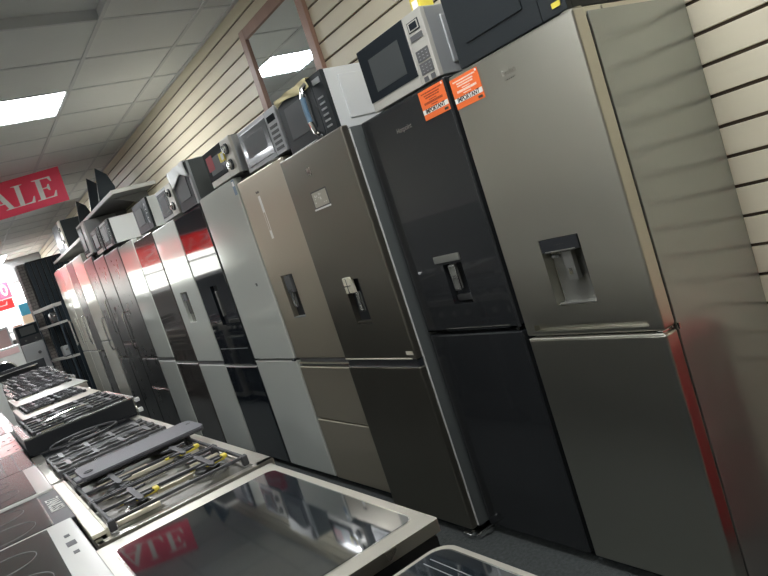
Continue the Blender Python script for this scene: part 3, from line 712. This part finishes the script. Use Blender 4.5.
# ------------------------------------------------------------------ cookers
def grate(b, x0, x1, y0, y1, z, bars=3, w=.008, cx=None):
    """cast iron pan support: thin long bars, end rails and wide flat cross fingers with pointed ends"""
    h = .016
    for k in range(bars+1):
        y = y0+(y1-y0)*k/bars; b.box(x0, x1, y-w*.35, y+w*.35, z, z+h*.6, bev=.001, seg=1)
    for x in (x0+.004, x1-.004): b.box(x-w/2, x+w/2, y0, y1, z-.002, z+h*.55, bev=.002, seg=1)
    for c in (cx or []):
        m = (y0+y1)/2; q = (y1-y0)*.36
        b.prism([(c-.009, m-q+.02), (c, m-q), (c+.009, m-q+.02), (c+.009, m+q-.02), (c, m+q), (c-.009, m+q-.02)], lambda u, v, a: (u, v, a), z+h*.6, z+h)
        b.prism([(c-.045, m-q*.55), (c-.028, m-q*.55-.008), (c+.028, m-q*.55-.008), (c+.045, m-q*.55), (c+.028, m-q*.55+.008), (c-.028, m-q*.55+.008)], lambda u, v, a: (u, v, a), z+h*.55, z+h*.95)
        b.prism([(c-.045, m+q*.55), (c-.028, m+q*.55-.008), (c+.028, m+q*.55-.008), (c+.045, m+q*.55), (c+.028, m+q*.55+.008), (c-.028, m+q*.55+.008)], lambda u, v, a: (u, v, a), z+h*.55, z+h*.95)
    for x in (x0+.004, x1-.004):
        for y in (y0, y1): b.box(x-.010, x+.010, y-.008, y+.008, z-.022, z+h*.7, bev=.003, seg=1)

def burner(parent, x, y, z, R=.042, cap='iron', tagm=None):
    b = N('grey_trim').cyl((x, y, z+.004), 'z', R*1.25, .008, 28).cyl((x, y, z+.012), 'z', R*.95, .010, 28)
    b.use(cap).cyl((x, y, z+.0195), 'z', R*.8, .007, 28, bev=.002); o = b.done('burner', parent)
    if tagm:
        N(tagm).box(x-.010, x+.055, y-.034, y-.018, z+.030, z+.038, bev=.003).box(x-.050, x-.015, y+.014, y+.030, z+.026, z+.034, bev=.003).box(x+.045, x+.062, y-.038, y-.012, z+.034, z+.046, bev=.003).done('packing_tape', o)
    return o

def cooker_base(r, x0, x1, y0, y1, zt, body, front='x1', n=2, side=None):
    # carcass with oven doors, handles and knobs on the aisle side
    body = 'black'
    N(side or body).box(x0+.02, x1-.04, y0+.004, y1-.004, .06, zt-.03, bev=.003).done('body', r)
    N('black').box(x0+.05, x1-.08, y0+.02, y1-.02, .0, .061).done('plinth', r)
    N(body).box(x1-.045, x1-.010, y0+.004, y1-.004, zt-.13, zt-.031, bev=.004).done('control_fascia', r)
    w = (y1-y0)/n
    for k in range(n):
        a, c = y0+w*k+.006, y0+w*(k+1)-.006
        d = N(body).box(x1-.042, x1-.012, a, c, .12, zt-.14, bev=.004).done('oven_door', r)
        N('glassm').box(x1-.013, x1-.010, a+.05, c-.05, .22, zt-.26).done('door_window', d)
        N('chrome').tube([(x1+.015, a+.04, zt-.17), (x1+.015, c-.04, zt-.17)], .009, 10).cyl((x1, a+.05, zt-.17), 'x', .007, .034, 8).cyl((x1, c-.05, zt-.17), 'x', .007, .034, 8).done('handle', d)
    for k in range(6):
        y = y0+(y1-y0)*(k+.7)/6.4
        N('steel').cyl((x1+.001, y, zt-.08), 'x', .017, .024, 18, bev=.003).done('knob', r)

# gas range 1 (stainless)
x0, x1, y0, y1, z = -1.405, -.882, 1.985, 3.005, .795
r = root('gas_range_cooker', 'stainless gas range with yellow tape on its burners, next to the large glass hob', 'cooker', ((x0+x1)/2, (y0+y1)/2, 0), 'range cookers along the aisle')
cooker_base(r, x0, x1, y0, y1, z, 'steel')
N('steel').box(x0, x1, y0, y1, z-.030, z-.012, bev=.003).box(x0, x1, y0, y0+.030, z-.013, z, bev=.002).box(x0, x1, y1-.012, y1, z-.013, z, bev=.002).box(x1-.055, x1, y0, y1, z-.013, z, bev=.002).box(x0, x0+.02, y0, y1, z-.013, z, bev=.002).done('hob_top', r)
N('well').box(x0+.02, x1-.055, y0+.03, y1-.012, z-.0125, z-.009).done('hob_well', r)
b = N('enamel_c').box(-1.4095, -1.368, y0+.05, y1-.10, z+.004, z+.016, bev=.003)
for k in range(3):
    ya = y0+.05+(y1-.10-y0-.05)*k/3; b.box(-1.372, -1.362, ya+.004, ya+(y1-y0-.15)/3-.004, z-.010, z+.018, bev=.003)
b.done('rear_rail', r)
gb = z-.009
for (x, y, R_, tg) in ((-1.03, 2.17, .05, 'yellow'), (-1.25, 2.17, .035, 'yellow'), (-1.03, 2.46, .036, 'yellow'), (-1.25, 2.46, .045, None), (-1.03, 2.80, .04, None), (-1.25, 2.80, .04, None)):
    burner(r, x, y, gb, R_, tagm=tg)
for (a, c) in ((2.045, 2.325), (2.345, 2.635), (2.655, 2.965)):
    b = N('iron'); grate(b, -1.355, -.945, a, c, gb+.030, 2, .010, (-1.25, -1.03))
    b.done('pan_support', r)
for (ya, xa, xb) in ((2.075, -1.335, -1.21), (2.115, -1.335, -1.21), (2.20, -1.19, -.99), (2.265, -1.30, -1.16), (2.30, -1.05, -.95), (2.42, -1.32, -1.10), (2.53, -1.24, -1.00), (2.49, -1.05, -.96), (2.60, -1.30, -1.12)):
    N('reflection_bar').box(xa, xb, ya-.007, ya+.007, gb+.006, gb+.020, bev=.003, seg=2).done('steel_reflection', r)  # pale bars put in as reflections in the hob steel
# griddle plate lying across
g_ = N('griddle').rrect(-1.330, -.885, 2.590, 2.815, .836, .852, .03).use('iron').cyl((-1.300, 2.665, .8525), 'z', .012, .002, 16).torus((-1.300, 2.665, .8525), .014, .003, 'z').cyl((-.905, 2.740, .8525), 'z', .009, .002, 12).box(-1.322, -.895, 2.584, 2.596, .836, .848, bev=.004)
g_.use('griddle').box(-1.352, -1.326, 2.62, 2.70, .836, .846, bev=.004)
tag(g_.done('griddle_plate'), 'flat grey cast iron griddle plate lying across the stainless gas hob', 'griddle')
# corner supports of the griddle
# gas range 2
x0, x1, y0, y1 = -1.405, -.870, 3.02, 3.845
r = root('gas_range_cooker', 'range cooker with grey pan supports and a large wok ring at its far end', 'cooker', ((x0+x1)/2, (y0+y1)/2, 0), 'range cookers along the aisle')
cooker_base(r, x0, x1, y0, y1, z, 'steel', side='black')
N('steel').box(x0, x1, y0, y1, z-.030, z-.012, bev=.003).box(x1-.045, x1, y0, y1, z-.013, z, bev=.002).box(x0, x0+.05, y0, y1, z-.013, z+.003, bev=.002).box(x0, x1, y0, y0+.012, z-.013, z, bev=.002).done('hob_top', r)
N('black').box(x0+.05, x1-.045, y0+.012, y1-.005, z-.0125, z-.008).done('hob_well', r)
for (x, y, R_) in ((-1.03, 3.16, .04), (-1.25, 3.16, .036), (-1.03, 3.38, .036), (-1.25, 3.38, .04), (-1.16, 3.66, .06)): burner(r, x, y, z-.008, R_)
for (a, c) in ((3.05, 3.25), (3.27, 3.49)):
    b = N('grey_iron'); grate(b, -1.36, -.93, a, c, z+.020, 2, .014, (-1.31, -1.20, -1.09, -.98)); b.done('pan_support', r)
b = N('iron'); b.torus((-1.165, 3.67, z+.034), .155, .007, 'z', sy=.85)
b.torus((-1.165, 3.67, z+.030), .07, .006, 'z')
for k in range(6):
    a = k*PI/3; b.tube([(-1.165+.06*math.cos(a), 3.67+.055*math.sin(a), z+.030), (-1.165+.20*math.cos(a), 3.67+.15*math.sin(a), z+.030)], .005, 6)
b.done('wok_ring', r)
# gas range 3: taller, black side towards the camera
def gas_range(label, x0, x1, y0, y1, z, side, strip=0.0, cols=(-1.02, -1.25), n=2, top='black', rim='grey_trim', lid=False):
    r = root('gas_range_cooker', label, 'cooker', ((x0+x1)/2, (y0+y1)/2, 0), 'range cookers along the aisle')
    cooker_base(r, x0, x1, y0, y1, z, 'black' if side == 'black' else 'steel', side=side)
    N(side).box(x0, x1-.01, y0+.001, y1, z-.090, z-.008, bev=.003).done('hob_tray', r)
    N(rim).box(x0, x1, y0, y0+.012+strip, z-.0085, z, bev=.002).box(x1-.03, x1, y0+.013+strip, y1, z-.0085, z, bev=.002).box(x0, x0+.03, y0+.013+strip, y1, z-.0085, z, bev=.002).done('hob_rim', r)
    ys = y0+.02+strip; step = (y1-.02-ys)/3
    for k in range(3):
        a, c = ys+step*k+.008, ys+step*(k+1)-.008
        b = N('iron'); grate(b, x0+.05, x1-.045, a, c, z+.006, n, .012, (x0+.12, x0+.22, x1-.20, x1-.10)); b.done('pan_support', r)
        N('reflection_bar').box(x0+.09, x0+.20, a+.03, a+.045, z-.004, z+.008, bev=.002).done('steel_reflection', r)  # these pale bars also stand for steel reflections
        N('reflection_bar').box(x1-.22, x1-.12, c-.05, c-.035, z-.004, z+.008, bev=.002).done('steel_reflection', r)
        for xx in (x0+.18, x1-.17): burner(r, xx, (a+c)/2, z-.008, .036)
    return r
r = gas_range('tall black sided gas range with pale steel rim, behind the wok ring range', -1.405, -.855, 3.865, 4.665, .892, 'black')
N('chrome').tube([(-1.30, 4.0, .922), (-1.22, 4.0, .930), (-1.12, 4.02, .930), (-1.05, 4.06, .922)], .006).done('reflection_streak', r)  # chrome tube standing in for white reflection streaks
for (px_, zz) in ((-.846, .872), (-.846, .815)):
    N('white_card').box(px_-.012, px_+.012, 3.845, 3.868, zz-.012, zz+.010, bev=.003).done('packing_clip', r)
gas_range('gas range with a broad cream steel strip facing the tall black sided range', -1.330, -.865, 4.78, 5.72, .892, 'black', strip=.28, rim='enamel_c2')
gas_range('gas range with grey steel strip, third behind the wok ring range', -1.290, -.765, 5.90, 6.90, .892, 'steel', strip=.55, rim='strip_g')
gas_range('gas range beyond the one with the grey steel strip', -1.25, -.70, 6.96, 7.90, .892, 'steel', strip=.05)
gas_range('gas range third from the far end of the cooker row', -1.22, -.66, 7.96, 8.80, .892, 'black', strip=.05)
gas_range('gas range second from the far end of the cooker row', -1.18, -.62, 8.86, 9.70, .892, 'steel', strip=.05)
gas_range('farthest gas range of the cooker row by the grey pillar shelves', -1.12, -.56, 9.76, 10.55, .892, 'black', strip=.05)

# glass-topped ranges at the near end
def glass_range(label, x0, x1, y0, y1, z, bl, br, bn, bf, rad=.03, rings=(), lines=()):
    r = root('glass_top_cooker', label, 'cooker', ((x0+x1)/2, (y0+y1)/2, 0), 'range cookers along the aisle')
    cooker_base(r, x0, x1, y0, y1, z, 'steel', side='black')
    N('steel').rrect(x0, x1, y0, y1, z-.026, z-.003, .006 if bl > .03 else .038).done('hob_frame', r)
    N('steel2').rrect(x0, x1, y0, y1, z-.0029, z-.0004, .006 if bl > .03 else .038).done('frame_top', r)
    N('chrome').rrect(x0+bl-.004, x1-br+.004, y0+bn-.004, y1-bf+.004, z-.0025, z+.0010, rad+.004).done('glass_trim', r)
    g = N('glass').rrect(x0+bl, x1-br, y0+bn, y1-bf, z-.002, z+.0018, rad).done('glass_top', r)
    for (cx_, cy_, R_) in rings: N('mark').torus((cx_, cy_, z+.0018), R_, .0012, 'z', seg=48, ms=4).done('zone_ring', g)
    return r, g
r, g = glass_range('large black glass hob with wide stainless frame reflecting the red SALE sign', -1.422, -.910, 1.112, 1.950, .795, .040, .026, .050, .075, .022)
r, g = glass_range('black glass hob with narrow stainless frame nearest the camera, round zone line at its corner', -1.50, -.962, .12, 1.028, .795, .02, .016, .02, .014, .03, rings=((-1.10, .86, .075), (-1.10, .86, .045), (-1.35, .5, .10), (-1.1, .4, .075)))
for xx in (-1.015, -1.03): N('mark').box(xx-.0008, xx+.0008, .2, 1.0, .7966, .7974).done('zone_line', g)

# ------------------------------------------------------------------ left row of small cookers, backs to the ranges
def small_cooker(label, y0, y1, zt, rim, glass, xr=-1.425, depth=.58, strip=.062, gl=True, kind='ceramic', body='enamel_w', border=.014, near_b=.014):
    x0 = xr-depth
    r = root('freestanding_cooker', label, 'cooker', ((x0+xr)/2, (y0+y1)/2, 0), 'small cookers backing onto the ranges')
    N(body).box(x0+.03, xr-.01, y0+.003, y1-.003, .05, zt-.03, bev=.004).done('body', r)
    d = N(body).box(x0, x0+.031, y0+.006, y1-.006, .12, zt-.16, bev=.004).done('oven_door', r)
    N('glassm').box(x0-.003, x0+.001, y0+.05, y1-.05, .30, zt-.26).done('door_window', d)
    N('chrome').tube([(x0-.03, y0+.06, zt-.20), (x0-.03, y1-.06, zt-.20)], .008).cyl((x0-.015, y0+.08, zt-.20), 'x', .006, .03, 8).cyl((x0-.015, y1-.08, zt-.20), 'x', .006, .03, 8).done('handle', d)
    N(body).box(x0, x0+.031, y0+.004, y1-.004, zt-.155, zt-.031, bev=.004).done('control_fascia', r)
    for k in range(5): N('black').cyl((x0-.010, y0+(y1-y0)*(k+.7)/5.4, zt-.09), 'x', .016, .022, 14).done('knob', r)
    t = N(rim).box(x0, xr, y0, y1, zt-.032, zt, bev=.005, seg=3).done('hob_top', r)
    if gl:
        g = N(glass).rrect(x0+.02, xr-strip, y0+near_b, y1-border, zt-.002, zt+.0015, .008).done('glass_top', r)
        yc = (y0+y1)/2
        for (cx_, dy, R_) in ((xr-.19, .12, .075), (xr-.19, -.12, .09), (xr-.44, .12, .09), (xr-.44, -.12, .075)):
            N('mark').torus((cx_, yc+dy, zt+.0015), R_, .001, 'z', seg=44, ms=4).done('zone_ring', g)
    return r, t
r, t = small_cooker('white topped ceramic cooker with three black vent slots, nearest of the left row', 1.60, 2.252, .832, 'enamel_w', 'enamel_b', xr=-1.424, strip=.070, near_b=.03, border=.022)
for (y, s_) in ((2.072, .010), (1.985, .017), (1.895, .010)):
    N('black').box(-1.460-s_*.7, -1.460+s_*.7, y-s_*1.3, y+s_*1.3, .8315, .8328).done('vent', t)
r, t = small_cooker('black ceramic cooker with lettering on its back strip, between the two white topped ones', 2.262, 2.765, .826, 'black', 'enamel_b', xr=-1.410, strip=.062)
text('lettering', 'ZANUSSI', .060, (-1.441, 2.53, .8270), (0, -1, 0), (1, 0, 0), 'white_card', t, squash=.85)
N('grey_trim').box(-1.475, -1.470, 2.27, 2.757, .825, .8282).done('glass_trim', t)
r, t = small_cooker('white topped ceramic cooker without vent slots, behind the black lettered one', 2.778, 3.400, .832, 'enamel_w', 'enamel_b', xr=-1.412, strip=.055)
r, t = small_cooker('brown glass cooker with two pale lines across its top', 3.412, 3.995, .830, 'enamel_b', 'enamel_b', xr=-1.415, gl=False)
for xx in (-1.475, -1.53): N('mark').box(xx-.003, xx+.003, 3.42, 3.987, .829, .8308).done('pale_line', t)
defs = [('white topped gas cooker mirroring red banners, first behind the brown glass one', 4.01, 4.45, 'enamel_w'),
        ('white topped gas cooker mirroring red banners, second behind the brown glass one', 4.47, 4.97, 'enamel_w'),
        ('white cooker with dark glass and pale edge, third behind the brown glass one', 5.00, 5.55, 'enamel_w'),
        ('white cooker with dark glass and pale edge, fourth behind the brown glass one', 5.58, 6.13, 'enamel_w'),
        ('pale edged cooker farthest back in the left row', 6.16, 6.70, 'enamel_w')]
for n, (lab, a, c, m_) in enumerate(defs):
    r, t = small_cooker(lab, a, c, .832, m_, 'enamel_b', xr=-1.412 if n < 2 else -1.37, gl=(n >= 2))
    if n < 2:
        for (xx, yy) in ((-1.435, a+.10), (-1.435, a+.26), (-1.47, a+.18)): N('black').cyl((xx, yy, .8325), 'z', .008, .002, 12).done('vent', t)
        for (xx, yy) in ((-1.60, a+.13), (-1.60, c-.13), (-1.86, a+.13), (-1.86, c-.13)):
            if yy: burner(t, xx, yy, .832, .03)

# ------------------------------------------------------------------ far end
struct(N('brick').box(-.27, -.165, 12.6, 13.0, 0, 2.5), 'wall_pillar')
r = root('display_cabinet', 'tall black ribbed cabinet closing off the end of the fridge row', 'cabinet', (.15, 12.7, 0))
N('black').box(-.155, .50, 12.5, 13.0, 0, 2.50, bev=.005).done('carcass', r)
b = N('navy')
for k in range(8): b.box(-.145+k*.078, -.145+k*.078+.056, 12.478, 12.502, .1, 2.47, bev=.004)
b.done('ribbed_front', r)
N('chrome').box(-.168, -.154, 12.55, 12.58, 1.5, 1.62, bev=.003).done('handle', r)
r = root('display_rack', 'slanting rack with two pale shelves in front of the tall black cabinet', 'shelving', (-.2, 11.8, 0))
def slant(z0, z1, w=.13):
    P1, P2 = Vector((-.125, 11.3)), Vector((-.315, 12.3)); Q = Vector((.983, .187))*w
    return [(P1.x, P1.y), (P2.x, P2.y), (P2.x+Q.x, P2.y+Q.y), (P1.x+Q.x, P1.y+Q.y)], z0, z1
for za_, zb_ in ((1.385, 1.420), (1.655, 1.705), (.85, .88)):
    pr, a_, c_ = slant(za_, zb_); N('shelf').prism(pr, lambda u, v, a: (u, v, a), a_, c_).done('shelf', r)
for (xx, yy) in ((-.120, 11.31), (-.305, 12.285), (.0, 11.33), (-.18, 12.31)):
    N('navy').box(xx-.008, xx+.008, yy-.008, yy+.008, 0, 1.70).done('upright', r)
for k, (x_, y_, zz, mm, lb) in enumerate(((-.125, 11.72, 1.4205, 'graphite', 'grey toaster on the middle shelf of the far slanting rack'), (-.125, 11.72, .8805, 'mw_silver', 'silver toaster on the lowest shelf of the far slanting rack'))):
    r = root('toaster', lb, 'toaster', (x_, y_, zz))
    N(mm).box(x_-.05, x_+.05, y_-.12, y_+.12, zz+.012, zz+.17, bev=.02, seg=3).done('body', r)
    N('black').box(x_-.03, x_-.012, y_-.09, y_+.09, zz+.166, zz+.172).done('slot', r)
    N('black').box(x_+.012, x_+.03, y_-.09, y_+.09, zz+.166, zz+.172).done('slot', r)
    N('black').box(x_-.045, x_+.045, y_-.11, y_+.11, zz, zz+.014).done('base', r)
    N('chrome').box(x_-.015, x_+.015, y_-.14, y_-.115, zz+.10, zz+.12, bev=.003).done('lever', r)
def simple(name, label, cat, m, *bx, grp=None):
    b = N(m)
    b.box(*bx, bev=.006); return tag(b.done(name), label, cat, grp)
# silver upright appliance with black oven on it
r = root('tumble_dryer', 'silver appliance with a round dial under the black oven, near the window', 'appliance', (-.45, 12.7, 0))
N('mw_silver').box(-.625, -.292, 12.5, 12.95, .02, 1.235, bev=.01).done('body', r)
N('shelf').box(-.291, -.276, 12.49, 12.95, .02, 1.24, bev=.003).done('side_edge', r)
N('gasket').cyl((-.40, 12.495, 1.06), 'y', .025, .02, 20).done('dial', r)
N('black').box(-.60, -.31, 12.53, 12.92, 0, .021).done('plinth', r)
r = root('countertop_oven', 'black meshed oven standing on the silver appliance by the window', 'oven', (-.45, 12.7, 1.24))
N('black').box(-.625, -.295, 12.5, 12.93, 1.241, 1.555, bev=.008).done('casing', r)
d = N('glassm').box(-.61, -.31, 12.490, 12.502, 1.36, 1.54, bev=.003).done('door', r)
N('window_mesh').box(-.57, -.35, 12.486, 12.492, 1.385, 1.515).done('window', d)
for xx in (-.53, -.38): N('grey_trim').cyl((xx, 12.490, 1.300), 'y', .016, .022, 14).done('knob', r)
# white and pink display units
r = root('display_unit', 'pale pink fronted white unit left of the black meshed oven', 'cabinet', (-.85, 13, 0))
N('frame_w').box(-1.15, -.68, 12.9, 13.3, 0, 1.62, bev=.005).done('carcass', r)
N('pink').box(-1.12, -.71, 12.888, 12.902, .9, 1.58, bev=.003).done('front_panel', r)
r = root('washing_machine', 'pale washing machine with round door near the far end of the cookers', 'washing machine', (-1.0, 11.9, 0))
N('enamel_w').box(-1.28, -.70, 11.6, 12.1, .02, 1.30, bev=.01).done('body', r)
N('chrome').torus((-.99, 11.596, .95), .15, .018, 'y').use('glassm').cyl((-.99, 11.600, .95), 'y', .14, .012, 32).done('door', r)
N('pink').box(-1.25, -.73, 11.592, 11.602, 1.18, 1.27, bev=.002).done('control_panel', r)
N('black').box(-1.24, -.74, 11.63, 12.07, 0, .021).done('plinth', r)
r = root('cooker_splashback', 'black raised cooker lid with chrome towel bar across the end of the cooker row', 'cooker lid', (-.8, 10.65, .9))
N('black').box(-1.30, -.56, 10.56, 10.585, .895, 1.02, bev=.004).done('panel', r)
N('chrome').tube([(-1.28, 10.545, .97), (-.66, 10.545, .97)], .012).box(-1.20, -1.18, 10.545, 10.565, .96, .98).box(-.72, -.70, 10.545, 10.565, .96, .98).done('bar', r)
r = root('window_shelf', 'white shelf in front of the shop window holding small boxes', 'shelf', (-.6, 14.9, 0))
N('frame_w').box(-1.6, .0, 14.75, 15.05, 1.50, 1.54, bev=.004).done('board', r)
for xx in (-1.5, -.8, -.1): N('frame_w').box(xx-.015, xx+.015, 14.88, 14.92, 0, 1.50).done('upright', r)
simple('storage_box', 'teal box on the white window shelf', 'box', 'teal', -.25, -.08, 14.80, 14.98, 1.75, 1.98)
simple('storage_box', 'beige box under the teal box on the window shelf', 'box', 'beige', -.26, -.02, 14.79, 14.99, 1.5415, 1.749)
simple('storage_box', 'brown round topped bundle beside the beige box', 'box', 'brown', -.46, -.30, 14.80, 14.95, 1.5415, 1.62)
# small red drinks cooler just beyond the right edge of the picture (it is what the nearest fridge mirrors)
r = root('drinks_cooler', 'low red drinks cooler against the slatted wall beside the nearest fridge', 'cooler', (.36, .76, 0))
N('red_item').box(.285, .50, .42, 1.045, .02, .72, bev=.02, seg=3).done('body', r)
N('red_item').box(.250, .284, .43, 1.035, .04, .70, bev=.012, seg=3).use('chrome').box(.237, .251, .46, .475, .40, .60, bev=.004).done('door', r)
N('black').box(.30, .47, .45, 1.02, 0, .021).done('plinth', r)

# ------------------------------------------------------------------ world, camera
w = bpy.data.worlds.new('World'); scn.world = w; w.use_nodes = True
bg = w.node_tree.nodes['Background']; bg.inputs['Color'].default_value = (.90, .95, 1, 1); bg.inputs['Strength'].default_value = 4.2

cam = bpy.data.cameras.new('camera'); co = bpy.data.objects.new('camera', cam); COL.objects.link(co)
R = [[0.791738602673228, -0.5260791318924928, -0.3104685684965313], [0.31245369055586025, -0.08796306749096516, 0.9458515687017717], [-0.5249025398062643, -0.8458742493685577, 0.09473161014208495]]
mt = Matrix.Identity(4)
for i in range(3):
    for j in range(3): mt[j][i] = R[i][j]
mt.translation = (-1.5537, 0, 1.37156)
co.matrix_world = mt
cam.sensor_width = 36; cam.lens = 36*692.82/768; cam.clip_start = .05
scn.camera = co
vs = scn.view_settings
scn.display_settings.display_device = 'sRGB'
vs.view_transform = 'Standard'; vs.look = 'None'; vs.gamma = 1; vs.use_curve_mapping = False
vs.exposure = 0.92
